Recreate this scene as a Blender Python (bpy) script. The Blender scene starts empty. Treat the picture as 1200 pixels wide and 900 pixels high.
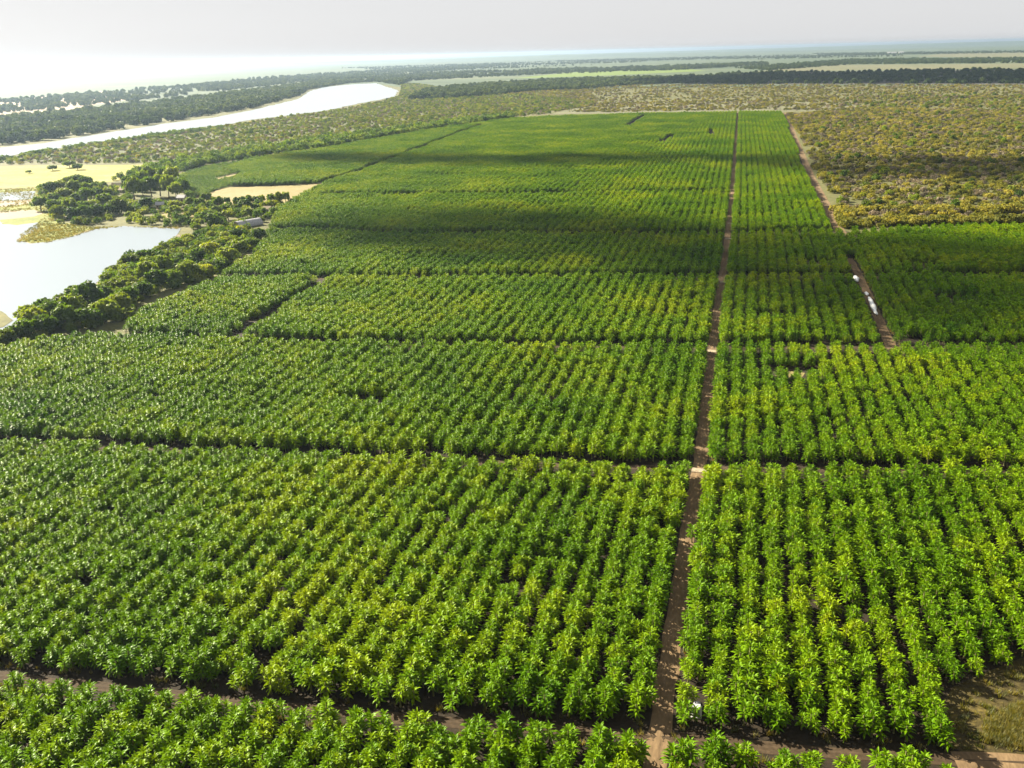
import bpy, bmesh, math, random
import numpy as np
from mathutils import Vector, Matrix, Euler
from mathutils.geometry import tessellate_polygon

random.seed(7)
RNG = np.random.default_rng(7)
SC = bpy.context.scene
COL = SC.collection
R = math.radians

# ------------------------------------------------------------------ camera
CAM_H = 90.0
F_PX = 1120.0                       # focal length for a 1200 px wide frame
HORIZON_Y, HORIZON_SLOPE = 62.0, -0.027
ROLL = math.atan(HORIZON_SLOPE)
PITCH = math.atan((450 - HORIZON_Y) * math.cos(ROLL) / F_PX)
YAW = R(13.62)                      # camera looks this far left of the main track (+Y)

cam_d = bpy.data.cameras.new('camera')
cam_d.sensor_width = 36.0
cam_d.lens = 36.0 * F_PX / 1200.0
cam_d.clip_start = 1.0
cam_d.clip_end = 120000.0
cam = bpy.data.objects.new('camera', cam_d)
COL.objects.link(cam)
cam.matrix_world = (Matrix.Translation((0, 0, CAM_H)) @ Matrix.Rotation(YAW, 4, 'Z')
                    @ Matrix.Rotation(R(90) - PITCH, 4, 'X') @ Matrix.Rotation(ROLL, 4, 'Z'))
SC.camera = cam
CAM_R = np.array(cam.matrix_world.to_3x3())

# ------------------------------------------------------------------ sky and sun
SUN_AZ, SUN_EL = R(-64.0), R(28.0)   # azimuth measured from +Y towards +X
SUN_DIR = Vector((math.sin(SUN_AZ) * math.cos(SUN_EL), math.cos(SUN_AZ) * math.cos(SUN_EL), math.sin(SUN_EL)))
world = bpy.data.worlds.new('World')
SC.world = world
world.use_nodes = True
wn = world.node_tree
wn.nodes.clear()
sky = wn.nodes.new('ShaderNodeTexSky')
sky.sky_type = 'NISHITA'
sky.sun_disc = False
sky.sun_elevation = SUN_EL
sky.sun_rotation = SUN_AZ
sky.air_density = 1.0
sky.dust_density = 1.0
veil = wn.nodes.new('ShaderNodeMix')
veil.data_type = 'RGBA'
veil.inputs['Factor'].default_value = 0.95
veil.inputs['B'].default_value = (2.36, 2.37, 2.40, 1)
bg = wn.nodes.new('ShaderNodeBackground')
bg.inputs['Strength'].default_value = 0.05
wo = wn.nodes.new('ShaderNodeOutputWorld')
pale = wn.nodes.new('ShaderNodeHueSaturation')      # the dusty air takes most of the colour out of the sky
pale.inputs['Saturation'].default_value = 0.3
wn.links.new(sky.outputs['Color'], pale.inputs['Color'])
wn.links.new(pale.outputs['Color'], veil.inputs['A'])
wn.links.new(veil.outputs['Result'], bg.inputs['Color'])
wn.links.new(bg.outputs['Background'], wo.inputs['Surface'])

sun_d = bpy.data.lights.new('sun', 'SUN')
sun_d.energy = 5.0
sun_d.angle = R(0.5)
sun_d.color = (1.0, 0.90, 0.70)
sun = bpy.data.objects.new('sun', sun_d)
COL.objects.link(sun)
sun.rotation_euler = SUN_DIR.to_track_quat('Z', 'Y').to_euler()
sun.location = (0, 0, 500)

vs = SC.view_settings
vs.view_transform = 'Standard'
vs.look = 'None'
vs.exposure = 2.6
vs.gamma = 1.0
vs.use_curve_mapping = False
cy = SC.cycles
cy.max_bounces = 4
cy.diffuse_bounces = 2
cy.glossy_bounces = 2
cy.transmission_bounces = 3
cy.volume_bounces = 0
cy.transparent_max_bounces = 8
cy.use_denoising = True
cy.sample_clamp_indirect = 6.0

# ------------------------------------------------------------------ helpers
def ground(px, py, z=0.0):
    """photo pixel (1200x900) -> point of the ground at height z"""
    d = CAM_R @ np.array([(px - 600) / F_PX, (450 - py) / F_PX, -1.0])
    if d[2] > -0.0022:
        d[2] = -0.0022
    t = (z - CAM_H) / d[2]
    return (d[0] * t, d[1] * t)

def G(pts, z=0.0):
    return [ground(x, y, z) for x, y in pts]

def project(P):
    """world points (n,3) -> photo pixels and depth"""
    q = (np.asarray(P) - np.array([0, 0, CAM_H])) @ CAM_R
    dep = -q[:, 2]
    return 600 + F_PX * q[:, 0] / dep, 450 - F_PX * q[:, 1] / dep, dep

def tag(o, label=None, cat=None, group=None, kind=None):
    if label: o['label'] = label
    if cat: o['category'] = cat
    if group: o['group'] = group
    if kind: o['kind'] = kind
    return o

def link(name, me, parent=None):
    o = bpy.data.objects.new(name, me)
    COL.objects.link(o)
    if parent is not None:
        o.parent = parent
    return o

def mesh_from(name, V, Fc, mats, smooth=True, midx=None):
    me = bpy.data.meshes.new(name)
    me.from_pydata([tuple(v) for v in V], [], Fc)
    for m in (mats if isinstance(mats, (list, tuple)) else [mats]):
        me.materials.append(m)
    if midx is not None:
        me.polygons.foreach_set('material_index', midx)
    me.polygons.foreach_set('use_smooth', [smooth] * len(me.polygons))
    me.update()
    return me

def in_poly(x, y, poly):
    inside = np.zeros(x.shape, bool)
    n = len(poly)
    for i in range(n):
        x0, y0 = poly[i]
        x1, y1 = poly[(i + 1) % n]
        if y0 == y1:
            continue
        c = ((y0 > y) != (y1 > y)) & (x < (x1 - x0) * (y - y0) / (y1 - y0) + x0)
        inside ^= c
    return inside

def seg_dist(x, y, line):
    d = np.full(x.shape, 1e9)
    for (x0, y0), (x1, y1) in zip(line[:-1], line[1:]):
        dx, dy = x1 - x0, y1 - y0
        t = np.clip(((x - x0) * dx + (y - y0) * dy) / (dx * dx + dy * dy + 1e-9), 0, 1)
        d = np.minimum(d, np.hypot(x - x0 - t * dx, y - y0 - t * dy))
    return d

def vnoise(x, y, s, seed=0):
    """smooth value noise in 0..1"""
    x = x / s + seed * 17.3; y = y / s + seed * 9.1
    xi, yi = np.floor(x), np.floor(y)
    fx, fy = x - xi, y - yi
    fx, fy = fx * fx * (3 - 2 * fx), fy * fy * (3 - 2 * fy)
    def h(a, b):
        v = np.sin(a * 127.1 + b * 311.7 + seed * 74.7) * 43758.5453
        return v - np.floor(v)
    return (h(xi, yi) * (1 - fx) + h(xi + 1, yi) * fx) * (1 - fy) + (h(xi, yi + 1) * (1 - fx) + h(xi + 1, yi + 1) * fx) * fy

def sample(poly, n, seed=0, clump=None, thresh=0.0):
    """n random points inside a world polygon, optionally clumped by noise"""
    r = np.random.default_rng(seed + 100)
    P = np.array(poly)
    lo, hi = P.min(0), P.max(0)
    out = np.zeros((0, 2))
    for _ in range(60):
        q = lo + (hi - lo) * r.random((max(4000, n * 2), 2))
        m = in_poly(q[:, 0], q[:, 1], poly)
        if clump:
            m &= vnoise(q[:, 0], q[:, 1], clump, seed) * 0.65 + vnoise(q[:, 0], q[:, 1], clump * .31, seed + 3) * 0.35 + r.random(len(q)) * .12 > thresh
        out = np.vstack([out, q[m]])
        if len(out) >= n:
            break
    return out[:n]

# ------------------------------------------------------------------ materials
def new_mat(name):
    m = bpy.data.materials.new(name)
    m.use_nodes = True
    m.node_tree.nodes.clear()
    return m, m.node_tree.nodes, m.node_tree.links

def ramp(n, stops):
    r = n.new('ShaderNodeValToRGB')
    e = r.color_ramp.elements
    while len(e) < len(stops):
        e.new(0.5)
    for k, (p, c) in enumerate(stops):
        e[k].position = p
        e[k].color = (*c, 1)
    return r

def leaf_mat(name, dark, mid, light, trans=0.35, rough=0.4, noise_scale=0.02, tcol=None, spec=0.5, tex=None, vary=0.5):
    """leaves: colour varies from plant to plant and over the land, glossy, letting light through"""
    m, n, l = new_mat(name)
    oi = n.new('ShaderNodeObjectInfo')
    nz = n.new('ShaderNodeTexNoise')
    nz.inputs['Scale'].default_value = noise_scale
    nz.inputs['Detail'].default_value = 3
    l.new(oi.outputs['Location'], nz.inputs['Vector'])
    mixv = n.new('ShaderNodeMath'); mixv.operation = 'MULTIPLY_ADD'
    l.new(oi.outputs['Random'], mixv.inputs[0]); mixv.inputs[1].default_value = vary
    sub = n.new('ShaderNodeMath'); sub.operation = 'SUBTRACT'
    l.new(nz.outputs['Fac'], sub.inputs[0]); sub.inputs[1].default_value = vary / 2
    l.new(sub.outputs[0], mixv.inputs[2])
    fac = mixv.outputs[0]
    if tex:
        tc = n.new('ShaderNodeTexCoord')
        n2 = n.new('ShaderNodeTexNoise'); n2.inputs['Scale'].default_value = tex; n2.inputs['Detail'].default_value = 2
        l.new(tc.outputs['Object'], n2.inputs['Vector'])
        a2 = n.new('ShaderNodeMath'); a2.operation = 'MULTIPLY_ADD'
        l.new(n2.outputs['Fac'], a2.inputs[0]); a2.inputs[1].default_value = 0.6; 
        s2 = n.new('ShaderNodeMath'); s2.operation = 'SUBTRACT'; l.new(fac, s2.inputs[0]); s2.inputs[1].default_value = 0.3
        l.new(s2.outputs[0], a2.inputs[2])
        fac = a2.outputs[0]
    cr = ramp(n, [(0.12, dark), (0.5, mid), (0.88, light)])
    l.new(fac, cr.inputs['Fac'])
    p = n.new('ShaderNodeBsdfPrincipled')
    p.inputs['Roughness'].default_value = rough
    p.inputs['Specular IOR Level'].default_value = spec
    l.new(cr.outputs['Color'], p.inputs['Base Color'])
    out = n.new('ShaderNodeOutputMaterial')
    if trans > 0:
        t = n.new('ShaderNodeBsdfTranslucent')
        mc = n.new('ShaderNodeMix'); mc.data_type = 'RGBA'; mc.blend_type = 'MULTIPLY'
        mc.inputs['Factor'].default_value = 1
        l.new(cr.outputs['Color'], mc.inputs['A'])
        mc.inputs['B'].default_value = (*(tcol or (2.0, 1.75, 0.45)), 1)
        l.new(mc.outputs['Result'], t.inputs['Color'])
        mx = n.new('ShaderNodeMixShader'); mx.inputs[0].default_value = trans
        l.new(p.outputs[0], mx.inputs[1]); l.new(t.outputs[0], mx.inputs[2])
        l.new(mx.outputs[0], out.inputs['Surface'])
    else:
        l.new(p.outputs[0], out.inputs['Surface'])
    return m

def ground_mat(name, stops, scale=0.05, fine=1.2, mixf=0.5, rough=0.95, bump=0.4, bdist=0.15, stretch=None):
    """soil, grass and sand: two scales of noise through a colour ramp, with relief"""
    m, n, l = new_mat(name)
    geo = n.new('ShaderNodeNewGeometry')
    vec = geo.outputs['Position']
    if stretch:
        mp = n.new('ShaderNodeMapping'); mp.inputs['Scale'].default_value = stretch
        l.new(vec, mp.inputs['Vector']); vec = mp.outputs['Vector']
    a = n.new('ShaderNodeTexNoise'); a.inputs['Scale'].default_value = scale; a.inputs['Detail'].default_value = 6; a.inputs['Roughness'].default_value = .6
    b = n.new('ShaderNodeTexNoise'); b.inputs['Scale'].default_value = fine; b.inputs['Detail'].default_value = 5
    l.new(vec, a.inputs['Vector']); l.new(vec, b.inputs['Vector'])
    mx = n.new('ShaderNodeMix'); mx.inputs['Factor'].default_value = mixf
    l.new(a.outputs['Fac'], mx.inputs['A']); l.new(b.outputs['Fac'], mx.inputs['B'])
    cr = ramp(n, stops)
    l.new(mx.outputs['Result'], cr.inputs['Fac'])
    p = n.new('ShaderNodeBsdfPrincipled')
    p.inputs['Roughness'].default_value = rough
    p.inputs['Specular IOR Level'].default_value = 0.15
    l.new(cr.outputs['Color'], p.inputs['Base Color'])
    if bump:
        bp = n.new('ShaderNodeBump'); bp.inputs['Strength'].default_value = bump; bp.inputs['Distance'].default_value = bdist
        l.new(b.outputs['Fac'], bp.inputs['Height']); l.new(bp.outputs['Normal'], p.inputs['Normal'])
    out = n.new('ShaderNodeOutputMaterial')
    l.new(p.outputs[0], out.inputs['Surface'])
    return m

def plain_mat(name, c1, c2, scale=3.0, rough=0.8, metal=0.0, spec=0.3):
    m, n, l = new_mat(name)
    tc = n.new('ShaderNodeTexCoord')
    a = n.new('ShaderNodeTexNoise'); a.inputs['Scale'].default_value = scale; a.inputs['Detail'].default_value = 5
    l.new(tc.outputs['Object'], a.inputs['Vector'])
    cr = ramp(n, [(0.3, c1), (0.7, c2)])
    l.new(a.outputs['Fac'], cr.inputs['Fac'])
    p = n.new('ShaderNodeBsdfPrincipled')
    p.inputs['Roughness'].default_value = rough; p.inputs['Metallic'].default_value = metal
    p.inputs['Specular IOR Level'].default_value = spec
    l.new(cr.outputs['Color'], p.inputs['Base Color'])
    out = n.new('ShaderNodeOutputMaterial'); l.new(p.outputs[0], out.inputs['Surface'])
    return m

def water_mat(name, col, rough=0.22, wave=0.35, wscale=0.5):
    m, n, l = new_mat(name)
    geo = n.new('ShaderNodeNewGeometry')
    a = n.new('ShaderNodeTexNoise'); a.inputs['Scale'].default_value = wscale; a.inputs['Detail'].default_value = 4
    l.new(geo.outputs['Position'], a.inputs['Vector'])
    bp = n.new('ShaderNodeBump'); bp.inputs['Strength'].default_value = wave; bp.inputs['Distance'].default_value = 0.12
    l.new(a.outputs['Fac'], bp.inputs['Height'])
    p = n.new('ShaderNodeBsdfPrincipled')
    p.inputs['Base Color'].default_value = (*col, 1)
    p.inputs['Roughness'].default_value = rough
    p.inputs['IOR'].default_value = 1.33
    p.inputs['Specular IOR Level'].default_value = 0.5
    l.new(bp.outputs['Normal'], p.inputs['Normal'])
    out = n.new('ShaderNodeOutputMaterial'); l.new(p.outputs[0], out.inputs['Surface'])
    return m

M = {}
M['banana'] = leaf_mat('banana_leaf', (0.018, 0.072, 0.0015), (0.088, 0.165, 0.002), (0.22, 0.265, 0.003), trans=0.22, rough=0.38, noise_scale=0.02, spec=0.03, vary=0.24, tcol=(1.9, 1.75, 0.3))
M['banana_stem'] = plain_mat('banana_stem', (0.07, 0.08, 0.02), (0.14, 0.12, 0.04), 4, 0.7)
M['tree'] = leaf_mat('tree_leaf', (0.022, 0.048, 0.007), (0.068, 0.108, 0.012), (0.17, 0.20, 0.02), trans=0.35, rough=0.6, spec=0.1, tcol=(1.6, 1.7, 0.4), noise_scale=0.03, tex=0.5)
M['tree_olive'] = leaf_mat('tree_leaf_olive', (0.042, 0.066, 0.009), (0.112, 0.138, 0.015), (0.215, 0.22, 0.025), trans=0.35, rough=0.6, spec=0.1, tcol=(1.6, 1.7, 0.4), noise_scale=0.03, tex=0.5)
M['scrub'] = leaf_mat('scrub_leaf', (0.050, 0.066, 0.012), (0.135, 0.14, 0.023), (0.27, 0.245, 0.048), trans=0.35, rough=0.7, spec=0.1, noise_scale=0.02, tcol=(1.5, 1.3, 0.5))
M['scrub_grey'] = leaf_mat('scrub_grey', (0.06, 0.055, 0.04), (0.15, 0.13, 0.09), (0.26, 0.21, 0.15), trans=0.2, rough=0.7, spec=0.1, noise_scale=0.02, tcol=(1.2, 1.1, 0.8))
M['far_leaf'] = leaf_mat('far_leaf', (0.02, 0.04, 0.015), (0.04, 0.07, 0.02), (0.08, 0.11, 0.03), trans=0.2, rough=0.7, spec=0.1, noise_scale=0.004)
M['grass'] = leaf_mat('grass_blade', (0.030, 0.045, 0.008), (0.085, 0.085, 0.014), (0.17, 0.135, 0.03), trans=0.35, rough=0.6, noise_scale=0.05)
M['bark'] = plain_mat('bark', (0.05, 0.04, 0.03), (0.14, 0.11, 0.08), 3, 0.9)
M['land'] = ground_mat('dry_land', [(0.25, (0.036, 0.042, 0.013)), (0.48, (0.064, 0.066, 0.021)), (0.7, (0.10, 0.09, 0.035))], 0.012, 0.25, 0.55, bump=0.6, bdist=0.6)
M['olive_ground'] = ground_mat('olive_scrub_ground', [(0.28, (0.026, 0.036, 0.011)), (0.5, (0.052, 0.058, 0.019)), (0.72, (0.095, 0.085, 0.036))], 0.02, 0.2, 0.5, bump=0.6, bdist=0.6)
M['pale_plain'] = ground_mat('pale_plain', [(0.3, (0.06, 0.068, 0.034)), (0.7, (0.11, 0.105, 0.058))], 0.004, 0.03, 0.4, bump=0)
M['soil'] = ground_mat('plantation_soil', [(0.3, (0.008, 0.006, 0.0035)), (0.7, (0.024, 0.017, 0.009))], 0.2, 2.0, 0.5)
M['dirt'] = ground_mat('dirt_track', [(0.25, (0.06, 0.04, 0.02)), (0.5, (0.11, 0.073, 0.038)), (0.75, (0.175, 0.12, 0.065))], 0.12, 1.5, 0.5, stretch=(1.6, 0.5, 1))
M['dirt_dark'] = ground_mat('shade_darkened_dirt', [(0.25, (0.02, 0.013, 0.007)), (0.5, (0.036, 0.024, 0.013)), (0.75, (0.065, 0.044, 0.024))], 0.12, 1.5, 0.5)  # cross-track dirt, darkened to carry the shade between the plants
M['sand'] = ground_mat('pale_sand', [(0.3, (0.16, 0.13, 0.085)), (0.7, (0.25, 0.20, 0.14))], 0.04, 0.6, 0.4)
M['fallow'] = ground_mat('fallow_soil', [(0.3, (0.10, 0.095, 0.028)), (0.5, (0.155, 0.125, 0.05)), (0.72, (0.22, 0.16, 0.085))], 0.02, 0.25, 0.35)
M['yellow_field'] = ground_mat('yellow_crop', [(0.3, (0.10, 0.11, 0.012)), (0.5, (0.17, 0.165, 0.022)), (0.7, (0.25, 0.215, 0.10))], 0.015, 0.3, 0.45, stretch=(1, 2.5, 1))
M['green_field'] = ground_mat('green_crop', [(0.3, (0.05, 0.09, 0.012)), (0.6, (0.09, 0.13, 0.018)), (0.8, (0.16, 0.17, 0.035))], 0.03, 0.4, 0.5, bump=.6, bdist=.4)
M['marsh'] = ground_mat('marsh_grass', [(0.3, (0.05, 0.075, 0.012)), (0.55, (0.12, 0.135, 0.02)), (0.75, (0.21, 0.17, 0.045))], 0.04, 0.5, 0.5, bump=.7, bdist=.4)
M['mud'] = ground_mat('mud_flat', [(0.3, (0.08, 0.06, 0.035)), (0.7, (0.16, 0.12, 0.075))], 0.05, 0.5, 0.4, rough=0.7)
M['clearing'] = ground_mat('clearing_grass', [(0.3, (0.018, 0.014, 0.007)), (0.55, (0.045, 0.035, 0.010)), (0.75, (0.12, 0.09, 0.022))], 0.15, 1.2, 0.5, bump=.7, bdist=.3)  # ground browned darker to paint in shade from the neighbouring plants
M['under'] = ground_mat('thicket_floor', [(0.3, (0.035, 0.035, 0.014)), (0.55, (0.08, 0.08, 0.025)), (0.75, (0.17, 0.14, 0.06))], 0.06, 0.7, 0.5)
M['far_plain'] = ground_mat('far_plain', [(0.32, (0.02, 0.038, 0.02)), (0.5, (0.04, 0.062, 0.032)), (0.68, (0.085, 0.095, 0.05))], 0.0011, 0.006, 0.4, bump=0, stretch=(0.35, 1.6, 1))
M['lake'] = water_mat('lake_water', (0.15, 0.18, 0.22), 0.3)
M['river'] = water_mat('river_water', (0.19, 0.22, 0.26), 0.3, 0.3, 0.3)
M['dark_plain'] = ground_mat('dark_far_strip', [(0.3, (0.03, 0.032, 0.03)), (0.7, (0.075, 0.07, 0.055))], 0.004, 0.03, 0.4, bump=0)
M['white'] = plain_mat('white_plastic', (0.72, 0.73, 0.72), (0.82, 0.82, 0.8), 4, 0.5)
M['concrete'] = plain_mat('pale_concrete', (0.22, 0.22, 0.20), (0.34, 0.33, 0.30), 3, 0.85)
M['sunlit_soil'] = plain_mat('sunlit_soil', (0.13, 0.10, 0.065), (0.26, 0.21, 0.14), 2, 0.9)  # pale tone that paints sun on the track soil
M['zinc'] = plain_mat('zinc_sheet', (0.2, 0.2, 0.21), (0.34, 0.34, 0.35), 2, 0.55, 0.2)
M['thatch'] = plain_mat('thatch', (0.16, 0.13, 0.08), (0.28, 0.23, 0.15), 5, 0.95)
M['plaster'] = plain_mat('plaster', (0.22, 0.19, 0.15), (0.34, 0.30, 0.24), 2, 0.9)
M['dark_wood'] = plain_mat('dark_wood', (0.05, 0.035, 0.025), (0.11, 0.08, 0.05), 5, 0.8)
M['cloud'] = plain_mat('cloud_white', (0.78, 0.78, 0.8), (0.88, 0.88, 0.88), .02, 1.0, spec=0)

# ------------------------------------------------------------------ land, water and tracks (the setting)
def sheet(name, poly, z, mat, kind='structure'):
    tris = tessellate_polygon([[Vector((x, y, 0)) for x, y in poly]])
    V = [(x, y, z) for x, y in poly]
    Fc = []
    for t in tris:
        a, b, c = [Vector(V[i]) for i in t]
        Fc.append(tuple(t) if (b - a).cross(c - a).z > 0 else tuple(reversed(t)))
    o = link(name, mesh_from(name, V, Fc, mat, smooth=False))
    tag(o, kind=kind)
    return o

def rough_edge(poly, amp, step, seed=0):
    """subdivide a closed outline and shake it so that banks and field edges are not ruled lines"""
    r = random.Random(seed)
    out = []
    for i in range(len(poly)):
        (x0, y0), (x1, y1) = poly[i], poly[(i + 1) % len(poly)]
        L = math.hypot(x1 - x0, y1 - y0)
        k = max(1, min(40, int(L / step)))
        for j in range(k):
            t = j / k
            a = amp * (1 if j else 0.4)
            out.append((x0 + (x1 - x0) * t + r.uniform(-a, a), y0 + (y1 - y0) * t + r.uniform(-a, a)))
    return out

def strip(name, line, hw, z, mat, jit=0.25, step=3.0, seed=0, ruts=True):
    """a track: seven points across, wheel ruts pressed into it, uneven edges"""
    r = random.Random(seed)
    pts = []
    for (x0, y0), (x1, y1) in zip(line[:-1], line[1:]):
        L = math.hypot(x1 - x0, y1 - y0)
        k = max(1, int(L / step))
        for j in range(k):
            pts.append((x0 + (x1 - x0) * j / k, y0 + (y1 - y0) * j / k))
    pts.append(line[-1])
    prof = [(-1, 0), (-.62, .05), (-.45, -.0), (-.25, .06), (0, .09), (.25, .06), (.45, -.0), (.62, .05), (1, 0)]
    V, Fc = [], []
    for i, (x, y) in enumerate(pts):
        a = pts[max(0, i - 1)]; b = pts[min(len(pts) - 1, i + 1)]
        dx, dy = b[0] - a[0], b[1] - a[1]
        L = math.hypot(dx, dy) or 1
        nx, ny = dy / L, -dx / L
        for u, h in prof:
            w = u * hw + (r.uniform(-jit, jit) if abs(u) == 1 else r.uniform(-.06, .06))
            V.append((x + nx * w, y + ny * w, z + (h if ruts else 0) + (0 if abs(u) == 1 else r.uniform(0, .02))))
    n = len(prof)
    for i in range(len(pts) - 1):
        for j in range(n - 1):
            Fc.append((i * n + j, i * n + j + 1, (i + 1) * n + j + 1, (i + 1) * n + j))
    o = link(name, mesh_from(name, V, Fc, mat))
    tag(o, kind='structure')
    return o

E = 42000.0
sheet('ground', [(-E, -4000), (E, -4000), (E, E), (-E, E)], 0.0, M['land'])
# far plain beyond the river and the savanna
far_poly = G([(-900, 160), (0, 138), (200, 118), (350, 101), (440, 98), (480, 104), (640, 112), (700, 104), (1000, 100), (1200, 102), (2300, 130)]) + [(38000, 39000), (-38000, 39000)]
sheet('far_plain', rough_edge(far_poly, 6, 120, 1), 0.05, M['far_plain'])
# darker strips and pale fields out on the plain
def far_strip(name, px, mat, z, seed):
    sheet(name, rough_edge(G(px), 10, 90, seed), z, mat)
far_strip('dark_far_strip', [(735, 97), (830, 92), (860, 86), (960, 84), (1210, 81), (1500, 80), (1500, 102), (1200, 99), (1000, 99), (860, 99)], M['dark_plain'], 0.10, 2)
far_strip('pale_field', [(880, 84), (980, 76), (1210, 74.5), (1500, 73), (1500, 79), (1210, 80), (960, 83)], M['pale_plain'], 0.10, 3)
far_strip('yellow_field', [(1075, 66.5), (1110, 62), (1210, 60.5), (1500, 58), (1500, 66), (1200, 68)], M['pale_plain'], 0.10, 4)
far_strip('green_field', [(560, 110), (640, 105), (700, 106), (640, 112), (580, 116)], M['green_field'], 0.10, 5)
far_strip('pale_field', [(600, 92), (680, 84), (790, 80), (830, 83), (700, 89)], M['green_field'], 0.12, 6)
far_strip('floodplain', [(-500, 175), (-200, 150), (0, 118), (130, 106), (150, 117), (60, 133), (0, 141), (-300, 178)], M['sand'], 0.12, 7)

RIVER_NEAR = [(-700, 285), (-300, 228), (-100, 200), (0, 184.5), (60, 175), (120, 165.5), (200, 154), (240, 148.5), (265, 146), (290, 141), (340, 135), (380, 130), (400, 126), (420, 121), (445, 117), (463, 113), (466, 106)]
RIVER_FAR = [(440, 97.5), (410, 99), (380, 102), (362, 107), (352, 115), (330, 121), (300, 128), (250, 138), (200, 144), (150, 152), (100, 160), (50, 168), (0, 173), (-100, 186), (-300, 212), (-700, 262)]
sheet('river', rough_edge(G(RIVER_NEAR + RIVER_FAR), 4, 25, 8), 0.16, M['river'])
sheet('pond', rough_edge(G([(520, 107), (525, 105), (545, 105), (543, 109), (528, 112)]), 3, 25, 9), 0.16, M['river'])
sheet('pond', rough_edge(G([(832, 93.5), (845, 90), (858, 88), (857, 91), (846, 94), (834, 95)]), 4, 40, 10), 0.2, M['river'])

# lakeside ground
sheet('scrub_ground', rough_edge(G([(-400, 206), (0, 190), (170, 189), (240, 182), (340, 169), (430, 156), (520, 145), (600, 136), (640, 132), (690, 121), (640, 112), (560, 112), (490, 110), (455, 121), (402, 128), (340, 136.5), (200, 154.5), (100, 168), (0, 184), (-400, 262)]), 3, 30, 33), 0.03, M['olive_ground'])
sheet('thicket_ground', rough_edge(G([(-300, 470), (0, 415), (40, 407), (90, 400), (150, 391), (170, 372), (250, 338), (275, 318), (303, 298), (318, 262), (328, 243), (380, 214), (300, 184), (200, 193), (120, 208), (45, 212), (-60, 240), (-300, 260)]), 1.0, 12, 11), 0.02, M['under'])
sheet('yellow_field', rough_edge(G([(-250, 206), (0, 195), (60, 194), (172, 193), (166, 200), (140, 212), (90, 216.5), (0, 221), (-250, 240)]), 1.5, 25, 12), 0.06, M['yellow_field'])
sheet('marsh', rough_edge(G([(-250, 244), (0, 222), (45, 220), (60, 226), (70, 240), (62, 258), (110, 268), (85, 279), (55, 285), (20, 284), (24, 274), (40, 266), (-250, 300)]), 1.0, 10, 13), 0.06, M['marsh'])
sheet('mud_flat', rough_edge(G([(-250, 275), (0, 247), (40, 246), (52, 250), (40, 254), (0, 258), (-250, 288)]), .8, 8, 14), 0.10, M['mud'])
sheet('mud_flat', rough_edge(G([(-250, 262), (0, 236), (38, 234), (34, 239), (0, 243), (-250, 270)]), .8, 8, 15), 0.10, M['mud'])
sheet('pond', rough_edge(G([(-250, 248), (0, 226), (42, 224), (40, 233), (0, 236), (-250, 258)]), .8, 8, 16), 0.12, M['lake'])
LAKE = [(-400, 300), (-100, 270), (0, 259), (3, 263), (20, 264), (44, 261), (46, 266), (40, 272), (28, 276), (23, 282), (35, 286), (60, 283), (85, 277), (110, 269), (145, 265), (190, 267), (212, 268),
        (203, 282), (185, 290), (150, 300), (125, 318), (112, 332), (118, 336), (95, 345), (70, 353), (55, 364), (38, 373), (20, 377), (30, 386), (0, 392), (-200, 430), (-400, 470)]
sheet('shore_mud', rough_edge(G(LAKE), 3.2, 4, 44), 0.115, M['mud'])
sheet('lake', rough_edge(G(LAKE), 0.6, 6, 17), 0.14, M['lake'])
sheet('mud_bank', rough_edge(G([(-120, 372), (-30, 360), (2, 365), (15, 376), (4, 384), (-40, 392), (-120, 405)]), .5, 5, 18), 0.22, M['under'])
sheet('fallow_field', rough_edge(G([(222, 236), (236, 226), (262, 220), (320, 218), (384, 214.5), (350, 234), (335, 241), (290, 240), (228, 240)]), .8, 10, 19), 0.08, M['fallow'])
sheet('green_field', rough_edge(G([(205, 206), (245, 195), (275, 200), (252, 212), (268, 219), (232, 230), (222, 236), (214, 222)]), .8, 10, 20), 0.08, M['green_field'])
sheet('bare_patch', rough_edge(G([(250, 209), (282, 203), (284, 205), (256, 212)]), .6, 8, 21), 0.12, M['fallow'])
sheet('bare_yard', rough_edge(G([(188, 250), (215, 242), (240, 246), (225, 256), (195, 262)]), .8, 6, 22), 0.06, M['fallow'])
sheet('savanna_edge', rough_edge(G([(640, 134), (700, 122), (860, 118), (1000, 120), (1010, 132), (1200, 134), (1200, 126), (925, 131), (862, 130), (700, 133.5)]), 3, 40, 23), 0.06, M['pale_plain'])

MAIN = G([(760, 960), (769, 885), (803, 640), (820, 545), (835, 405), (850, 300), (858, 225), (864.5, 132)])
TA = G([(-120, 778), (0, 793), (180, 812), (330, 829), (560, 850), (750, 862), (900, 877), (1050, 888), (1140, 893), (1200, 895), (1320, 898)])
TB = G([(-160, 512), (0, 519), (200, 529), (400, 538), (800, 549), (1190, 554), (1350, 556)])
TC = G([(120, 395), (400, 405), (800, 408), (1190, 407), (1330, 406)])
TD = G([(262, 326), (500, 328), (800, 326), (1190, 324), (1320, 322)])
TE = G([(322, 270), (500, 276), (848, 275), (985, 272)])
TF = G([(385, 230.5), (600, 229), (850, 226)])
TG = G([(1046, 410), (1030, 375), (1015, 340), (1003, 316), (995, 303)])
RE = G([(1000, 280), (985, 272), (968, 240), (951, 208), (936, 172), (920, 132)])   # track along the right edge of the long block
TL = G([(280, 394), (330, 362), (385, 328)])
TK = G([(378, 214.5), (420, 203), (455, 188), (500, 172), (535, 158), (562, 148)])
TOP = G([(600, 139), (700, 135.5), (862, 132), (922, 132)])
TH = G([(866, 192), (938, 192)])
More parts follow.
